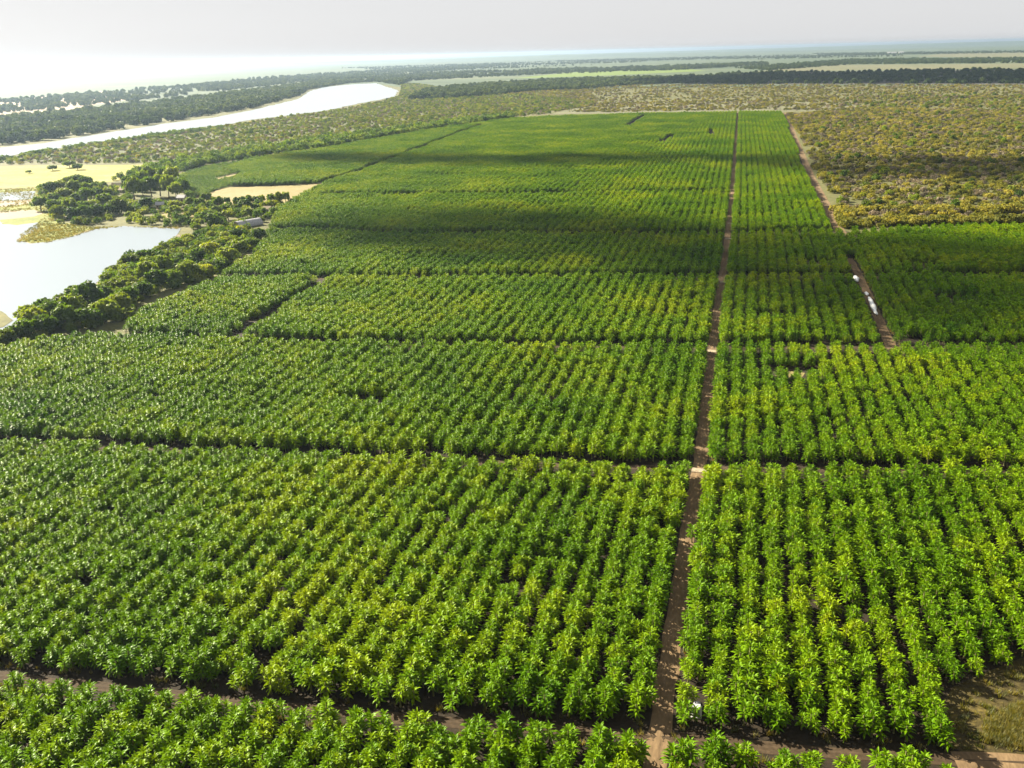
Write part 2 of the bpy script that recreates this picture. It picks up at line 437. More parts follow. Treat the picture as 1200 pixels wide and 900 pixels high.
GAPS = [(MAIN, 2.6), (TA, 3.0), (TB, 3.4), (TC, 3.8), (TD, 4.3), (TE, 5.0), (TF, 6.4), (TG, 3.0), (RE, 3.5), (TL, 3.0), (TK, 3.4), (TH, 3.2),
        (G([(735, 149), (755, 136)]), 4.0), (G([(776, 168), (786, 160)]), 4.0), (G([(834, 160), (833, 153)]), 3.4)]
strip('dirt_track', MAIN, 1.55, 0.05, M['dirt'], seed=1)
strip('cross_track', TA, 1.15, 0.035, M['dirt_dark'], seed=2)
for k, (ln, w) in enumerate([(TB, 1.7), (TC, 1.6), (TD, 1.5), (TE, 1.5), (TF, 1.5)]):
    strip('cross_track', ln, w * .8, 0.035, M['dirt_dark'], seed=3 + k)
strip('sand_road', G([(1120, 895), (1200, 899), (1330, 903)]), 2.3, .06, M['dirt'], seed=12)
strip('dirt_track', TG, 1.6, 0.05, M['dirt'], seed=9)
strip('dirt_track', RE, 2.6, 0.05, M['dirt'], seed=10)

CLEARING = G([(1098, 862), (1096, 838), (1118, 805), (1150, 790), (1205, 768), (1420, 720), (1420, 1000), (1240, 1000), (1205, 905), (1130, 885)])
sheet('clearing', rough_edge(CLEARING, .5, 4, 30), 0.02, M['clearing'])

# ------------------------------------------------------------------ scatter by geometry nodes (masses nobody could count)
def proto(name, me):
    return bpy.data.objects.new(name, me)

def scatter(name, pts, rot, scl, var, protos):
    me = bpy.data.meshes.new(name)
    n = len(pts)
    me.vertices.add(n)
    me.vertices.foreach_set('co', np.asarray(pts, np.float32).ravel())
    a = me.attributes.new('rot', 'FLOAT_VECTOR', 'POINT'); a.data.foreach_set('vector', np.asarray(rot, np.float32).ravel())
    a = me.attributes.new('scl', 'FLOAT_VECTOR', 'POINT'); a.data.foreach_set('vector', np.asarray(scl, np.float32).ravel())
    a = me.attributes.new('var', 'INT', 'POINT'); a.data.foreach_set('value', np.asarray(var, np.int32).ravel())
    me.update()
    o = link(name, me)
    t = bpy.data.node_groups.new(name, 'GeometryNodeTree')
    t.interface.new_socket('Geometry', in_out='INPUT', socket_type='NodeSocketGeometry')
    t.interface.new_socket('Geometry', in_out='OUTPUT', socket_type='NodeSocketGeometry')
    N, L = t.nodes, t.links
    gi, go = N.new('NodeGroupInput'), N.new('NodeGroupOutput')
    jo = N.new('GeometryNodeJoinGeometry')
    for p in protos:
        ob = N.new('GeometryNodeObjectInfo'); ob.inputs['Object'].default_value = p
        ob.inputs['As Instance'].default_value = True
        L.new(ob.outputs['Geometry'], jo.inputs[0])
    def attr(nm, ty):
        q = N.new('GeometryNodeInputNamedAttribute'); q.data_type = ty; q.inputs['Name'].default_value = nm
        return q.outputs['Attribute']
    ip = N.new('GeometryNodeInstanceOnPoints')
    ip.inputs['Pick Instance'].default_value = True
    L.new(gi.outputs[0], ip.inputs['Points'])
    L.new(jo.outputs[0], ip.inputs['Instance'])
    L.new(attr('var', 'INT'), ip.inputs['Instance Index'])
    er = N.new('FunctionNodeEulerToRotation')
    L.new(attr('rot', 'FLOAT_VECTOR'), er.inputs[0])
    L.new(er.outputs[0], ip.inputs['Rotation'])
    L.new(attr('scl', 'FLOAT_VECTOR'), ip.inputs['Scale'])
    L.new(ip.outputs[0], go.inputs[0])
    md = o.modifiers.new('scatter', 'NODES'); md.node_group = t
    o['kind'] = 'stuff'
    return o

def quick_scatter(name, xy, protos, s0, s1, seed=0, z=0.0, hs=None):
    r = np.random.default_rng(seed)
    n = len(xy)
    P = np.column_stack([xy, np.full(n, z)])
    rot = np.column_stack([r.normal(0, .05, n), r.normal(0, .05, n), r.random(n) * 6.283])
    s = s0 + (s1 - s0) * r.random(n) ** 1.6
    S = np.column_stack([s, s, s * (hs or 1) * r.uniform(.8, 1.2, n)])
    return scatter(name, P, rot, S, r.integers(0, len(protos), n), protos)

# ------------------------------------------------------------------ banana plants
def leaf_geo(L, hw, up, droop, fold, seed, nseg=6, twist=0.0):
    """one banana leaf: arched midrib, two half blades folded along it; base at the origin, growing along +X"""
    r = random.Random(seed)
    x = z = 0.0
    a = up
    V, Fc = [], []
    prof = [0.10, 0.55, 0.95, 1.0, 0.86, 0.55, 0.06] if nseg == 6 else [0.12, 0.85, 1.0, 0.72, 0.08]
    for i in range(nseg + 1):
        t = i / nseg
        w = hw * prof[i]
        nx, nz = -math.sin(a), math.cos(a)
        f = fold * (1 + .25 * r.uniform(-1, 1))
        tw = twist * t
        for s in (-1, 1):
            ff = f + s * tw
            V.append((x + nx * w * math.sin(ff), s * w * math.cos(ff), z + nz * w * math.sin(ff)))
            if s == -1:
                V.append((x, 0, z))
        a -= droop / nseg * (0.5 + t)
        x += math.cos(a) * L / nseg
        z += math.sin(a) * L / nseg
    for i in range(nseg):
        b = i * 3
        Fc += [(b, b + 1, b + 4, b + 3), (b + 1, b + 2, b + 5, b + 4)]
    return V, Fc

def stem_geo(h, r0, r1, n=7, lean=0.0):
    V, Fc = [], []
    for k, t in enumerate((0, .12, .6, 1)):
        rr = (r0 * 1.25 if k == 0 else r0 + (r1 - r0) * t)
        for j in range(n):
            a = 6.2832 * j / n
            V.append((math.cos(a) * rr + lean * t * h, math.sin(a) * rr, t * h))
    for k in range(3):
        for j in range(n):
            Fc.append((k * n + j, k * n + (j + 1) % n, (k + 1) * n + (j + 1) % n, (k + 1) * n + j))
    Fc.append(tuple(3 * n + j for j in range(n)))
    return V, Fc

LEAVES = []      # leaf shapes, young upright to old drooping
for k in range(10):
    up = R([72, 68, 63, 58, 53, 47, 41, 33, 24, 13][k])
    L = [1.0, 1.15, 1.25, 1.3, 1.35, 1.35, 1.35, 1.3, 1.25, 1.2][k]
    V, Fc = leaf_geo(L * .8, 0.132, up, R([60, 68, 74, 80, 84, 86, 86, 82, 76, 68][k]), R([30, 24, 16, 10, 2, -8, -14, -20, -26, -30][k]), k, nseg=4, twist=R([-24, 20, -18, 16, -20, 18, -14, 18, -14, 12][k]))
    LEAVES.append((V, Fc))

def plant_recipe(seed):
    """a mat of four shoots: list of (leaf kind, azimuth, scale, base) and stems"""
    r = random.Random(seed)
    stems, leaves = [], []
    a = r.random() * 6.28
    fa = r.random() * 6.28
    for q in range(4):
        if q == 0:
            x, y, h, nl = 0, 0, r.uniform(2.7, 3.3), 46
        else:
            fa += 2.1 + r.uniform(-.4, .4)
            d = r.uniform(.85, 1.35)
            x, y, h, nl = d * math.cos(fa), d * math.sin(fa), r.uniform(1.9, 2.9), 34
        stems.append((x, y, h, .16 if q == 0 else .11, .08))
        for k in range(nl):
            a += 2.4 + r.uniform(-.45, .45)
            leaves.append((min(9, int(k * 10 / nl)), a, r.uniform(.85, 1.25), (x, y, h + .05 - .042 * k)))
    return stems, leaves

NVAR = 8
RECIPES = [plant_recipe(40 + k) for k in range(NVAR)]
STEMS = []
for st, lv in RECIPES:
    V, Fc = [], []
    for (sx, sy, h, r0, r1) in st:
        v, f = stem_geo(h, r0, r1)
        b = len(V)
        V += [(p[0] + sx, p[1] + sy, p[2]) for p in v]
        Fc += [tuple(i + b for i in q) for q in f]
    STEMS.append((V, Fc, mesh_from('pseudostem', V, Fc, M['banana_stem'])))

def joined_plant(k, simple=False):
    V, Fc, mi = list(STEMS[k][0]), list(STEMS[k][1]), [1] * len(STEMS[k][1])
    for j, (kind, az, s, base) in enumerate(RECIPES[k][1]):
        v, f = LEAVES[kind][0], LEAVES[kind][1]
        c, sn = math.cos(az) * s, math.sin(az) * s
        b = len(V)
        V += [(p[0] * c - p[1] * sn + base[0], p[0] * sn + p[1] * c + base[1], p[2] * s + base[2]) for p in v]
        Fc += [tuple(i + b for i in q) for q in f]
        mi += [0] * len(f)
    k0 = len(STEMS[k][0])
    fol = mesh_from('foliage', V[k0:], [tuple(i - k0 for i in q) for q in Fc[len(STEMS[k][1]):]], M['banana'])
    return mesh_from('banana_mass', V, Fc, [M['banana'], M['banana_stem']], midx=mi), fol

BOTH = [joined_plant(k) for k in range(NVAR)]
PLANT_PROTOS = [proto('banana_mass_%s' % 'abcdefgh'[k], BOTH[k][0]) for k in range(NVAR)]
FOLIAGE = [q[1] for q in BOTH]

FIELD = G([(-330, 1040), (-330, 470), (-60, 420), (0, 413.5), (40, 406), (90, 399), (148, 390), (156, 381), (166, 372), (200, 353), (250, 336), (272, 318), (300, 300), (312, 284), (318, 264),
           (328, 246), (350, 233), (385, 214.5), (330, 217.5), (268, 219), (232, 230), (222, 236), (214, 222), (206, 206), (245, 195), (300, 187), (380, 176), (440, 165), (500, 154), (560, 146), (600, 140), (700, 136), (862, 132.5), (918, 132.5),
           (936, 170), (951, 208), (966, 240), (983, 270), (1010, 274), (1060, 272), (1130, 268), (1200, 270), (1420, 274), (1420, 735), (1205, 768), (1150, 790), (1118, 805), (1096, 838), (1100, 866), (1140, 884), (1160, 1040)])
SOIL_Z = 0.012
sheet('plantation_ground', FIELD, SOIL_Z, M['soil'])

sheet('bare_patch', rough_edge(G([(908, 440), (925, 435), (944, 437), (940, 442), (915, 443)]), .5, 3, 50), 0.03, M['fallow'])
ROW, STEP = 4.2, 2.0
P = np.array(FIELD)
xa, xb, ya, yb = P[:, 0].min(), P[:, 0].max(), P[:, 1].min(), P[:, 1].max()
mx_ = np.mean([p[0] for p in MAIN])
gx, gy = np.meshgrid(np.arange(math.floor((xa - mx_) / ROW), math.ceil((xb - mx_) / ROW)) , np.arange(math.floor(ya / STEP), math.ceil(yb / STEP)))
gx = gx.ravel(); gy = gy.ravel()
X = mx_ + np.where(gx >= 0, 3.45 + ROW * gx, -3.45 + ROW * (gx + 1)) + RNG.normal(0, .30, gx.shape)
# the main track is not ruled straight: rows follow it
mline = np.array(MAIN)
Y = STEP * (gy + .5 * (gx % 2)) + RNG.normal(0, .42, gx.shape)
X = X + np.interp(Y, mline[:, 1], mline[:, 0]) - mx_
lane = (RNG.random(X.shape) < .14) & (gx < -1)
X = np.concatenate([X, X[lane] + ROW * .5]); Y = np.concatenate([Y, Y[lane] + RNG.normal(0, .5, lane.sum())]); gx = np.concatenate([gx, gx[lane]])
LANE = np.concatenate([np.zeros(lane.shape, bool), np.ones(lane.sum(), bool)])
keep = in_poly(X, Y, FIELD)
X, Y, KX, LANE = X[keep], Y[keep], gx[keep], LANE[keep]
keep = np.ones(X.shape, bool)
for ln, w in GAPS:
    keep &= seg_dist(X, Y, ln) > w
keep &= ~in_poly(X, Y, G([(250, 209), (282, 203), (284, 205), (256, 212)]))
# missing plants: bare hollows seen in the photograph, and odd ones everywhere
for (px, py, rx, ry) in [(925, 437, 9, 5.0), (430, 474, 7.5, 4.6), (905, 374, 8, 4.2), (640, 470, 2.5, 3), (1125, 352, 11, 4.5), (960, 310, 9, 5), (1075, 312, 8, 5), (1000, 338, 5, 4),
                          (818, 815, 1.9, 3.6), (816, 836, 1.5, 1.5), (520, 207, 20, 5), (1060, 398, 9, 3.2), (690, 470, 2, 2), (105, 690, 2, 2.6), (300, 780, 2.2, 2.4), (600, 690, 1.8, 2), (940, 700, 2.4, 2)]:
    cx, cy_ = ground(px, py)
    keep &= ((X - cx) / rx) ** 2 + ((Y - cy_) / ry) ** 2 > 1
keep &= RNG.random(X.shape) > 0.03
# past the frame only a margin is planted
pu, pv, dep = project(np.column_stack([X, Y, np.full(X.shape, 2.0)]))
keep &= (pu > -330) & (pu < 1420) & (dep > 5)
X, Y, KX, LANE, pu, pv, dep = X[keep], Y[keep], KX[keep], LANE[keep], pu[keep], pv[keep], dep[keep]
n = len(X)
YOUNG = in_poly(X, Y, G([(200, 206), (245, 194), (290, 189), (262, 201), (284, 205), (268, 219), (232, 231), (222, 237), (214, 222)]))
print('banana plants', n)
ROT = RNG.random(n) * 6.2832
vig = 0.92 + 0.36 * vnoise(X, Y, 16, 1) + RNG.normal(0, .10, n)
SCL = np.clip(vig, .72, 1.45) * np.where(YOUNG, .6, 1.0) * np.where(LANE, .8, 1.0)
VAR = RNG.integers(0, NVAR, n)
# the 300 that show largest are plants of their own, each leaf a part
inview = ~LANE & (pu > 4) & (pu < 1196) & (pv < 906) & (pv > 0)
order = np.argsort(np.where(inview, dep, 1e9))[:300]
single = np.zeros(n, bool); single[order] = True
rest = ~single
scatter('banana_plantation', np.column_stack([X[rest], Y[rest], np.full(rest.sum(), SOIL_Z)]),
        np.column_stack([np.zeros(rest.sum()), np.zeros(rest.sum()), ROT[rest]]),
        np.column_stack([SCL[rest]] * 3), VAR[rest], PLANT_PROTOS)
tag(bpy.data.objects['banana_plantation'], 'rows of banana plants filling the plantation blocks out to the scrub', 'banana plantation', kind='stuff')

NUM = ['first', 'second', 'third', 'fourth', 'fifth', 'sixth', 'seventh', 'eighth', 'ninth', 'tenth', 'eleventh', 'twelfth', 'thirteenth', 'fourteenth', 'fifteenth', 'sixteenth', 'seventeenth', 'eighteenth', 'nineteenth']
CARD = ['one', 'two', 'three', 'four', 'five', 'six', 'seven', 'eight', 'nine', 'ten', 'eleven', 'twelve', 'thirteen', 'fourteen', 'fifteen', 'sixteen', 'seventeen', 'eighteen', 'nineteen']
def ordinal(k):
    if k <= 19: return NUM[k - 1]
    t = {2: 'twent', 3: 'thirt', 4: 'fort', 5: 'fift', 6: 'sixt', 7: 'sevent', 8: 'eight', 9: 'ninet'}[k // 10]
    return t + 'ieth' if k % 10 == 0 else t + 'y-' + NUM[k % 10 - 1]
def cardinal(k):
    if k <= 19: return CARD[k - 1]
    t = {2: 'twenty', 3: 'thirty', 4: 'forty', 5: 'fifty', 6: 'sixty', 7: 'seventy', 8: 'eighty', 9: 'ninety'}[k // 10]
    return t if k % 10 == 0 else t + '-' + CARD[k % 10 - 1]

ta = np.array(TA)
groups = {}
for i in order:
    strip_front = Y[i] < np.interp(X[i], ta[:, 0], ta[:, 1])
    side = 'right' if KX[i] >= 0 else 'left'
    row = int(KX[i]) + 1 if KX[i] >= 0 else int(-KX[i])
    groups.setdefault((bool(strip_front), side, row), []).append(i)
for (front, side, row), idx in groups.items():
    idx.sort(key=lambda i: abs(Y[i] - np.interp(X[i], ta[:, 0], ta[:, 1])))
    for q, i in enumerate(idx):
        root = link('banana_plant', None)
        root.empty_display_size = .5
        root.location = (X[i], Y[i], SOIL_Z)
        root.rotation_euler = (0, 0, ROT[i])
        root.scale = (SCL[i],) * 3
        lab = 'banana plant %s cross track, row %s %s of dirt track, %s from cross track' % ('before the' if front else 'beyond the', cardinal(row), side, ordinal(q + 1))
        tag(root, lab, 'banana plant', 'nearest banana plants of the plantation')
        v = VAR[i]
        link('pseudostem', STEMS[v][2], root)
        fo = link('leaves', FOLIAGE[v], root)
        fo['kind'] = 'stuff'

# ------------------------------------------------------------------ trees and bushes
def tube(V, Fc, p0, p1, r0, r1, n=6):
    p0, p1 = Vector(p0), Vector(p1)
    d = (p1 - p0).normalized()
    u = d.orthogonal().normalized(); w = d.cross(u)
    b = len(V)
    for p, r in ((p0, r0), (p1, r1)):
        for j in range(n):
            a = 6.2832 * j / n
            V.append(tuple(p + (u * math.cos(a) + w * math.sin(a)) * r))
    for j in range(n):
        Fc.append((b + j, b + (j + 1) % n, b + n + (j + 1) % n, b + n + j))

def leaf_clumps(centres, per, size, seed, flat=1.0):
    r = random.Random(seed)
    V, Fc = [], []
    for (c, rad) in centres:
        for _ in range(per):
            d = Vector((r.gauss(0, 1), r.gauss(0, 1), r.gauss(0, 1) + .25))
            if d.length < 1e-3: continue
            d.normalize()
            p = Vector(c) + Vector((d.x * rad, d.y * rad, d.z * rad * flat)) * (r.uniform(.55, 1.05))
            nrm = (d + Vector((r.gauss(0, .55), r.gauss(0, .55), r.gauss(0, .55)))).normalized()
            u = nrm.orthogonal().normalized()
            u = Matrix.Rotation(r.random() * 6.28, 3, nrm) @ u
            w = nrm.cross(u)
            s = size * r.uniform(.6, 1.3)
            b = len(V)
            V += [tuple(p - u * s), tuple(p + w * s * .55 + nrm * s * .12), tuple(p + u * s), tuple(p - w * s * .55 + nrm * s * .12)]
            Fc.append((b, b + 1, b + 2, b + 3))
    return V, Fc

def crown_centres(rx, rz, zc, k, seed, rad=(.21, .36)):
    r = random.Random(seed)
    out = []
    for i in range(k):
        t = (i + .5) / k
        zz = 1 - 1.55 * t
        rr = math.sqrt(max(0.0, 1 - zz * zz))
        a = i * 2.39996 + r.uniform(-.4, .4)
        f = r.uniform(.5, .82)
        out.append(((math.cos(a) * rr * rx * f, math.sin(a) * rr * rx * f, zc + zz * rz * f * r.uniform(.85, 1.1)), rx * r.uniform(*rad)))
    return out

def make_tree(seed, rx, rz, zc, k, per, size, mat):
    """unit meshes of one tree: trunk with limbs, crown of leaf clumps with gaps between"""
    r = random.Random(seed)
    cen = crown_centres(rx, rz, zc, k, seed)
    V, Fc = [], []
    fork = zc - rz * .55
    bend = (r.uniform(-.3, .3), r.uniform(-.3, .3))
    tube(V, Fc, (0, 0, -.1), (bend[0] * .5, bend[1] * .5, fork * .5), .30, .23, 8)
    tube(V, Fc, (bend[0] * .5, bend[1] * .5, fork * .5), (*bend, fork), .23, .17, 8)
    for c, _ in cen[::3]:
        mid = Vector((*bend, fork)).lerp(Vector(c), .55) + Vector((0, 0, .25))
        tube(V, Fc, (*bend, fork), mid, .11, .07, 5)
        tube(V, Fc, mid, c, .07, .03, 5)
    trunk = mesh_from('trunk', V, Fc, M['bark'])
    v, f = leaf_clumps(cen, per, size, seed + 1)
    crown = mesh_from('crown', v, f, mat, smooth=False)
    return trunk, crown

TREES = {
    'broad': [make_tree(s, 4.2, 3.0, 4.2, 30, 40, .62, M['tree']) for s in (1, 2, 3)],
    'round': [make_tree(s, 3.4, 3.2, 4.3, 24, 40, .58, M['tree']) for s in (4, 5)],
    'olive': [make_tree(s, 4.0, 2.7, 3.6, 28, 40, .60, M['tree_olive']) for s in (6, 7, 8)],
}
def bush_mesh(seed, mat, rx=2.1, rz=1.2, k=12, per=22, size=.38):
    v, f = leaf_clumps(crown_centres(rx, rz, rz * .8, k, seed, (.24, .5)), per, size, seed)
    return mesh_from('bush', v, f, mat, smooth=False)

SCRUB = [proto('scrub_%s' % 'abcdef'[k], bush_mesh(60 + k, M['scrub'])) for k in range(4)] + [proto('scrub_grey_%s' % 'ab'[k], bush_mesh(70 + k, M['scrub_grey'], k=8, per=22)) for k in range(2)]
GREENBUSH = [proto('green_bush_%s' % 'abc'[k], bush_mesh(80 + k, M['tree'], 2.0, 1.6, 11, 30, .36)) for k in range(3)]
OLIVEBUSH = [proto('olive_bush_%s' % 'abc'[k], bush_mesh(90 + k, M['tree_olive'], 2.0, 1.5, 11, 30, .36)) for k in range(3)]
FARTREE = [proto('far_tree_%s' % 'abc'[k], bush_mesh(100 + k, M['far_leaf'], 4.5, 4.2, 14, 22, 1.3)) for k in range(3)]
def tuft_mesh(seed, h=.9, k=26, spread=.5):
    r = random.Random(seed)
    V, Fc = [], []
    for _ in range(k):
        a = r.random() * 6.28; x, y = r.gauss(0, spread * .5), r.gauss(0, spread * .5)
        l = h * r.uniform(.5, 1.1); w = .05
        tx, ty = x + math.cos(a) * l * .45, y + math.sin(a) * l * .45
        b = len(V)
        V += [(x - w * math.sin(a), y + w * math.cos(a), 0), (x + w * math.sin(a), y - w * math.cos(a), 0), (tx, ty, l)]
        Fc.append((b, b + 1, b + 2))
    return mesh_from('tuft', V, Fc, M['grass'], smooth=False)
TUFT = [proto('grass_tuft_%s' % 'abc'[k], tuft_mesh(110 + k)) for k in range(3)]

def plant_tree(px, py, width, kind, label, group, v=0, squash=1.0, name='tree'):
    """a tree standing at photo point (px, py) whose crown is `width` metres across"""
    x, y = ground(px, py)
    tr, cr = TREES[kind][v % len(TREES[kind])]
    base = {'broad': 8.4, 'round': 6.8, 'olive': 8.0}[kind]
    s = width / base
    root = link(name, None)
    root.location = (x, y, 0)
    rr = random.Random(int(px * 31 + py * 17))
    root.rotation_euler = (0, 0, rr.random() * 6.28)
    root.scale = (s, s * rr.uniform(.88, 1.12), s * squash * rr.uniform(.9, 1.1))
    tag(root, label, 'tree', group)
    link('trunk', tr, root); link('crown', cr, root)
    return root

# belt between the lake and the bananas, counted from its near end
BELT_BANANA = [(-24, 409), (4, 404), (30, 398), (56, 393), (80, 387), (104, 382), (126, 376), (140, 368), (150, 356), (166, 348), (184, 341), (204, 335), (222, 330), (240, 326), (256, 317), (268, 308), (282, 299), (294, 291), (303, 282)]
BELT_MID = [(44, 386), (66, 379), (88, 372), (108, 364), (120, 354), (134, 345), (152, 338), (172, 329), (192, 321), (212, 313), (230, 306), (248, 298), (262, 290), (278, 283)]
BELT_LAKE = [(36, 378), (54, 369), (74, 360), (92, 352), (112, 344), (126, 333), (136, 322), (150, 312), (168, 305), (186, 298), (206, 292), (222, 284), (238, 278), (254, 274)]
for nm, row, kinds, wid in (('banana side', BELT_BANANA, ('broad', 'round', 'broad', 'olive'), (8.5, 11)), ('middle', BELT_MID, ('olive', 'broad', 'round', 'broad'), (8, 11.5)), ('lake side', BELT_LAKE, ('olive', 'broad', 'olive'), (6.5, 9))):
    rr = random.Random(len(row))
    for k, (px, py) in enumerate(row):
        kd = kinds[(k * 7 + k // 3) % len(kinds)]
        look = {'broad': 'spreading dark green tree', 'round': 'round-crowned dark green tree', 'olive': 'olive green tree'}[kd]
        plant_tree(px + rr.uniform(-3, 3), py + rr.uniform(-1.5, 1.5), rr.uniform(*wid), kd, '%s in lakeside belt, %s row, %s from near end' % (look, nm, ordinal(k + 1)),
                   'trees in the belt between lake and bananas', k, rr.uniform(.75, .95))
# grove on the point across the lake
PEN = [(52, 232), (60, 226), (70, 222), (80, 219), (92, 217), (102, 218), (64, 238), (76, 233), (88, 229), (100, 226), (112, 224), (66, 248), (78, 244), (90, 240), (102, 236), (114, 233), (126, 231), (70, 256), (84, 253), (97, 249), (110, 246), (122, 243), (134, 241),
       (86, 260), (100, 258), (114, 255), (128, 252), (140, 250), (48, 247)]
for k, (px, py) in enumerate(PEN):
    kd = ('broad', 'broad', 'olive', 'round', 'broad')[k % 5]
    plant_tree(px, py, 8.5 + (k * 37 % 10) * .45, kd, '%s in grove on the lake point, %s from the yellow field' % ({'broad': 'spreading dark tree', 'olive': 'olive tree', 'round': 'round dark tree'}[kd], ordinal(k + 1)),
               'trees on the point across the lake', k, .85)
# tall dark grove beside the huts
GRV = [(152, 228), (160, 224), (168, 221), (176, 219), (185, 218), (194, 219), (203, 221), (211, 224), (216, 229), (158, 235), (168, 233), (178, 231), (188, 230), (198, 231), (207, 233)]
for k, (px, py) in enumerate(GRV):
    plant_tree(px, py, 10.5 + (k * 29 % 7) * .4, 'broad' if k % 3 else 'round', 'tall dense tree in grove beside the fallow field, %s from the huts' % ordinal(k + 1), 'tall grove beside the fallow field', k, 1.3)
# clipped row of round trees at the near edge of the fallow field
for k, (px, py) in enumerate([(266, 240), (277, 240), (285, 240), (292, 239.5), (300, 239.5), (307, 239), (319, 239), (327, 239), (335, 238.5)]):
    plant_tree(px, py, 5.2 if k < 6 else 7.0, 'round', 'small round tree in neat row below the fallow field, %s from the lake' % ordinal(k + 1), 'row of round trees below the fallow field', k, 1.0)
# lone trees of the yellow field
for (px, py, w, lab) in [(82, 196.5, 13, 'largest dark lone tree standing in the yellow field'), (91, 199, 10, 'dark tree next to the largest one in the yellow field'), (62, 200, 9, 'lone dark bushy tree in the middle of the yellow field'), (34, 203.5, 6, 'smallest lone tree in the yellow field, beside the water end')]:
    plant_tree(px, py, w, 'broad', lab, None, int(px), .6)
# scattered trees between the grove and the plantation corner
SCT = [(148, 246), (160, 243), (172, 246), (184, 243), (206, 246), (222, 243), (234, 244), (246, 242), (256, 244), (152, 256), (168, 254), (206, 256), (228, 253), (240, 255), (252, 252), (264, 250), (276, 248), (288, 247), (300, 246), (312, 246), (244, 263), (256, 260), (268, 258), (290, 255), (306, 254), (230, 240), (243, 239), (216, 262), (232, 266), (250, 268)]
for k, (px, py) in enumerate(SCT):
    kd = ('broad', 'olive', 'round')[k % 3]
    plant_tree(px, py, 6.5 + (k * 13 % 9) * .4, kd, '%s in open thicket past the lake head, %s from the point' % ({'broad': 'dark bushy tree', 'olive': 'olive bushy tree', 'round': 'small round tree'}[kd], ordinal(k + 1)), 'trees of the open thicket', k, .8)

# masses: undergrowth of the belts, scrub, woods
def bush_mass(name, xy, protos, s0, s1, label, cat, seed, hs=None):
    o = quick_scatter(name, xy, protos, s0, s1, seed, hs=hs)
    return tag(o, label, cat, kind='stuff')

belt = G([(-60, 416), (0, 407), (60, 396), (110, 388), (150, 376), (165, 352), (246, 328), (270, 310), (306, 286), (300, 272), (262, 272), (212, 281), (186, 296), (152, 304), (124, 326), (112, 338), (72, 356), (44, 376), (24, 392), (-60, 404)])
bush_mass('undergrowth', np.vstack([sample(belt, 620, 1), sample(G([(46, 222), (100, 212), (150, 226), (160, 250), (110, 264), (64, 262)]), 260, 2, 18, .4), sample(G([(140, 240), (330, 238), (318, 258), (262, 272), (150, 262)]), 260, 3, 14, .45)]),
          GREENBUSH + OLIVEBUSH, .8, 1.7, 'tangled green undergrowth filling the lakeside thickets under the trees', 'undergrowth', 5)
bands = [sample(G([(130, 213), (160, 205), (205, 204), (245, 193), (300, 185), (380, 174), (440, 163), (540, 148), (600, 139), (600, 136), (520, 146), (430, 157), (340, 170), (240, 184), (180, 196)]), 1500, 6, 22, .38)]
bush_mass('dark_bush_line', np.vstack(bands), GREENBUSH, 1.2, 2.6, 'line of dark green bushes along the far edge of the plantation', 'bushes', 6)
lscrub = G([(-250, 204), (0, 193), (170, 191), (240, 183), (340, 170), (430, 157), (520, 146), (600, 137), (640, 134), (700, 121), (640, 112), (560, 110), (490, 98), (470, 98), (470, 106), (467, 113), (447, 118.5), (402, 128), (340, 136.5), (290, 143.5), (200, 157), (100, 171), (0, 188), (-250, 232)])
bush_mass('scrubland', np.vstack([sample(lscrub, 2600, 7, 30, .40), sample(G([(920, 134), (1010, 128), (1250, 130), (1450, 140), (1450, 262), (1130, 263), (995, 268), (975, 235), (955, 200), (938, 160)]), 14000, 8, 26, .28),
          sample(G([(640, 130), (700, 121), (860, 117), (1000, 112), (1250, 112), (1450, 125), (1450, 140), (1000, 130), (860, 129), (700, 132)]), 5200, 9, 40, .36),
          sample(G([(560, 109), (640, 106), (690, 103), (700, 121), (650, 114)]), 1500, 32, 60, .3), sample(G([(690, 104), (740, 99.5), (860, 99), (1250, 99.5), (1450, 102), (1450, 124), (1000, 112), (860, 116), (700, 120)]), 6500, 10, 60, .38)]),
          SCRUB, .5, 1.5, 'dry yellow and grey scrub covering the savanna around the plantation', 'scrub', 7)
bush_mass('olive_scrub', sample(lscrub, 11000, 31, 30, .18), OLIVEBUSH + SCRUB[4:] + OLIVEBUSH, .6, 1.4, 'olive and grey scrub between the plantation and the river', 'scrub', 31)
bush_mass('dark_scrub', np.vstack([sample(lscrub, 900, 11, 40, .55), sample(G([(945, 150), (1000, 110), (1300, 112), (1450, 250), (1000, 262), (970, 220)]), 700, 12, 30, .5)]),
          GREENBUSH + OLIVEBUSH, .8, 1.9, 'darker green bushes dotted through the dry scrub', 'bushes', 8)
# hedge-like rows of scrub where the savanna meets the right-hand block
hedge = np.vstack([sample(G([(1000, 264), (1040, 261), (1200, 258), (1400, 258), (1400, 263), (1200, 262.5), (1040, 265)]), 420, 13), sample(G([(985, 250), (1080, 247), (1200, 246), (1400, 246), (1400, 250), (1200, 250), (1080, 251)]), 320, 14),
                   sample(G([(975, 245), (990, 246), (1003, 266), (988, 268)]), 50, 15)])
bush_mass('scrub_hedge', hedge, SCRUB[:4], 1.0, 1.9, 'yellowish hedge of scrub behind the block on the right', 'scrub', 9)
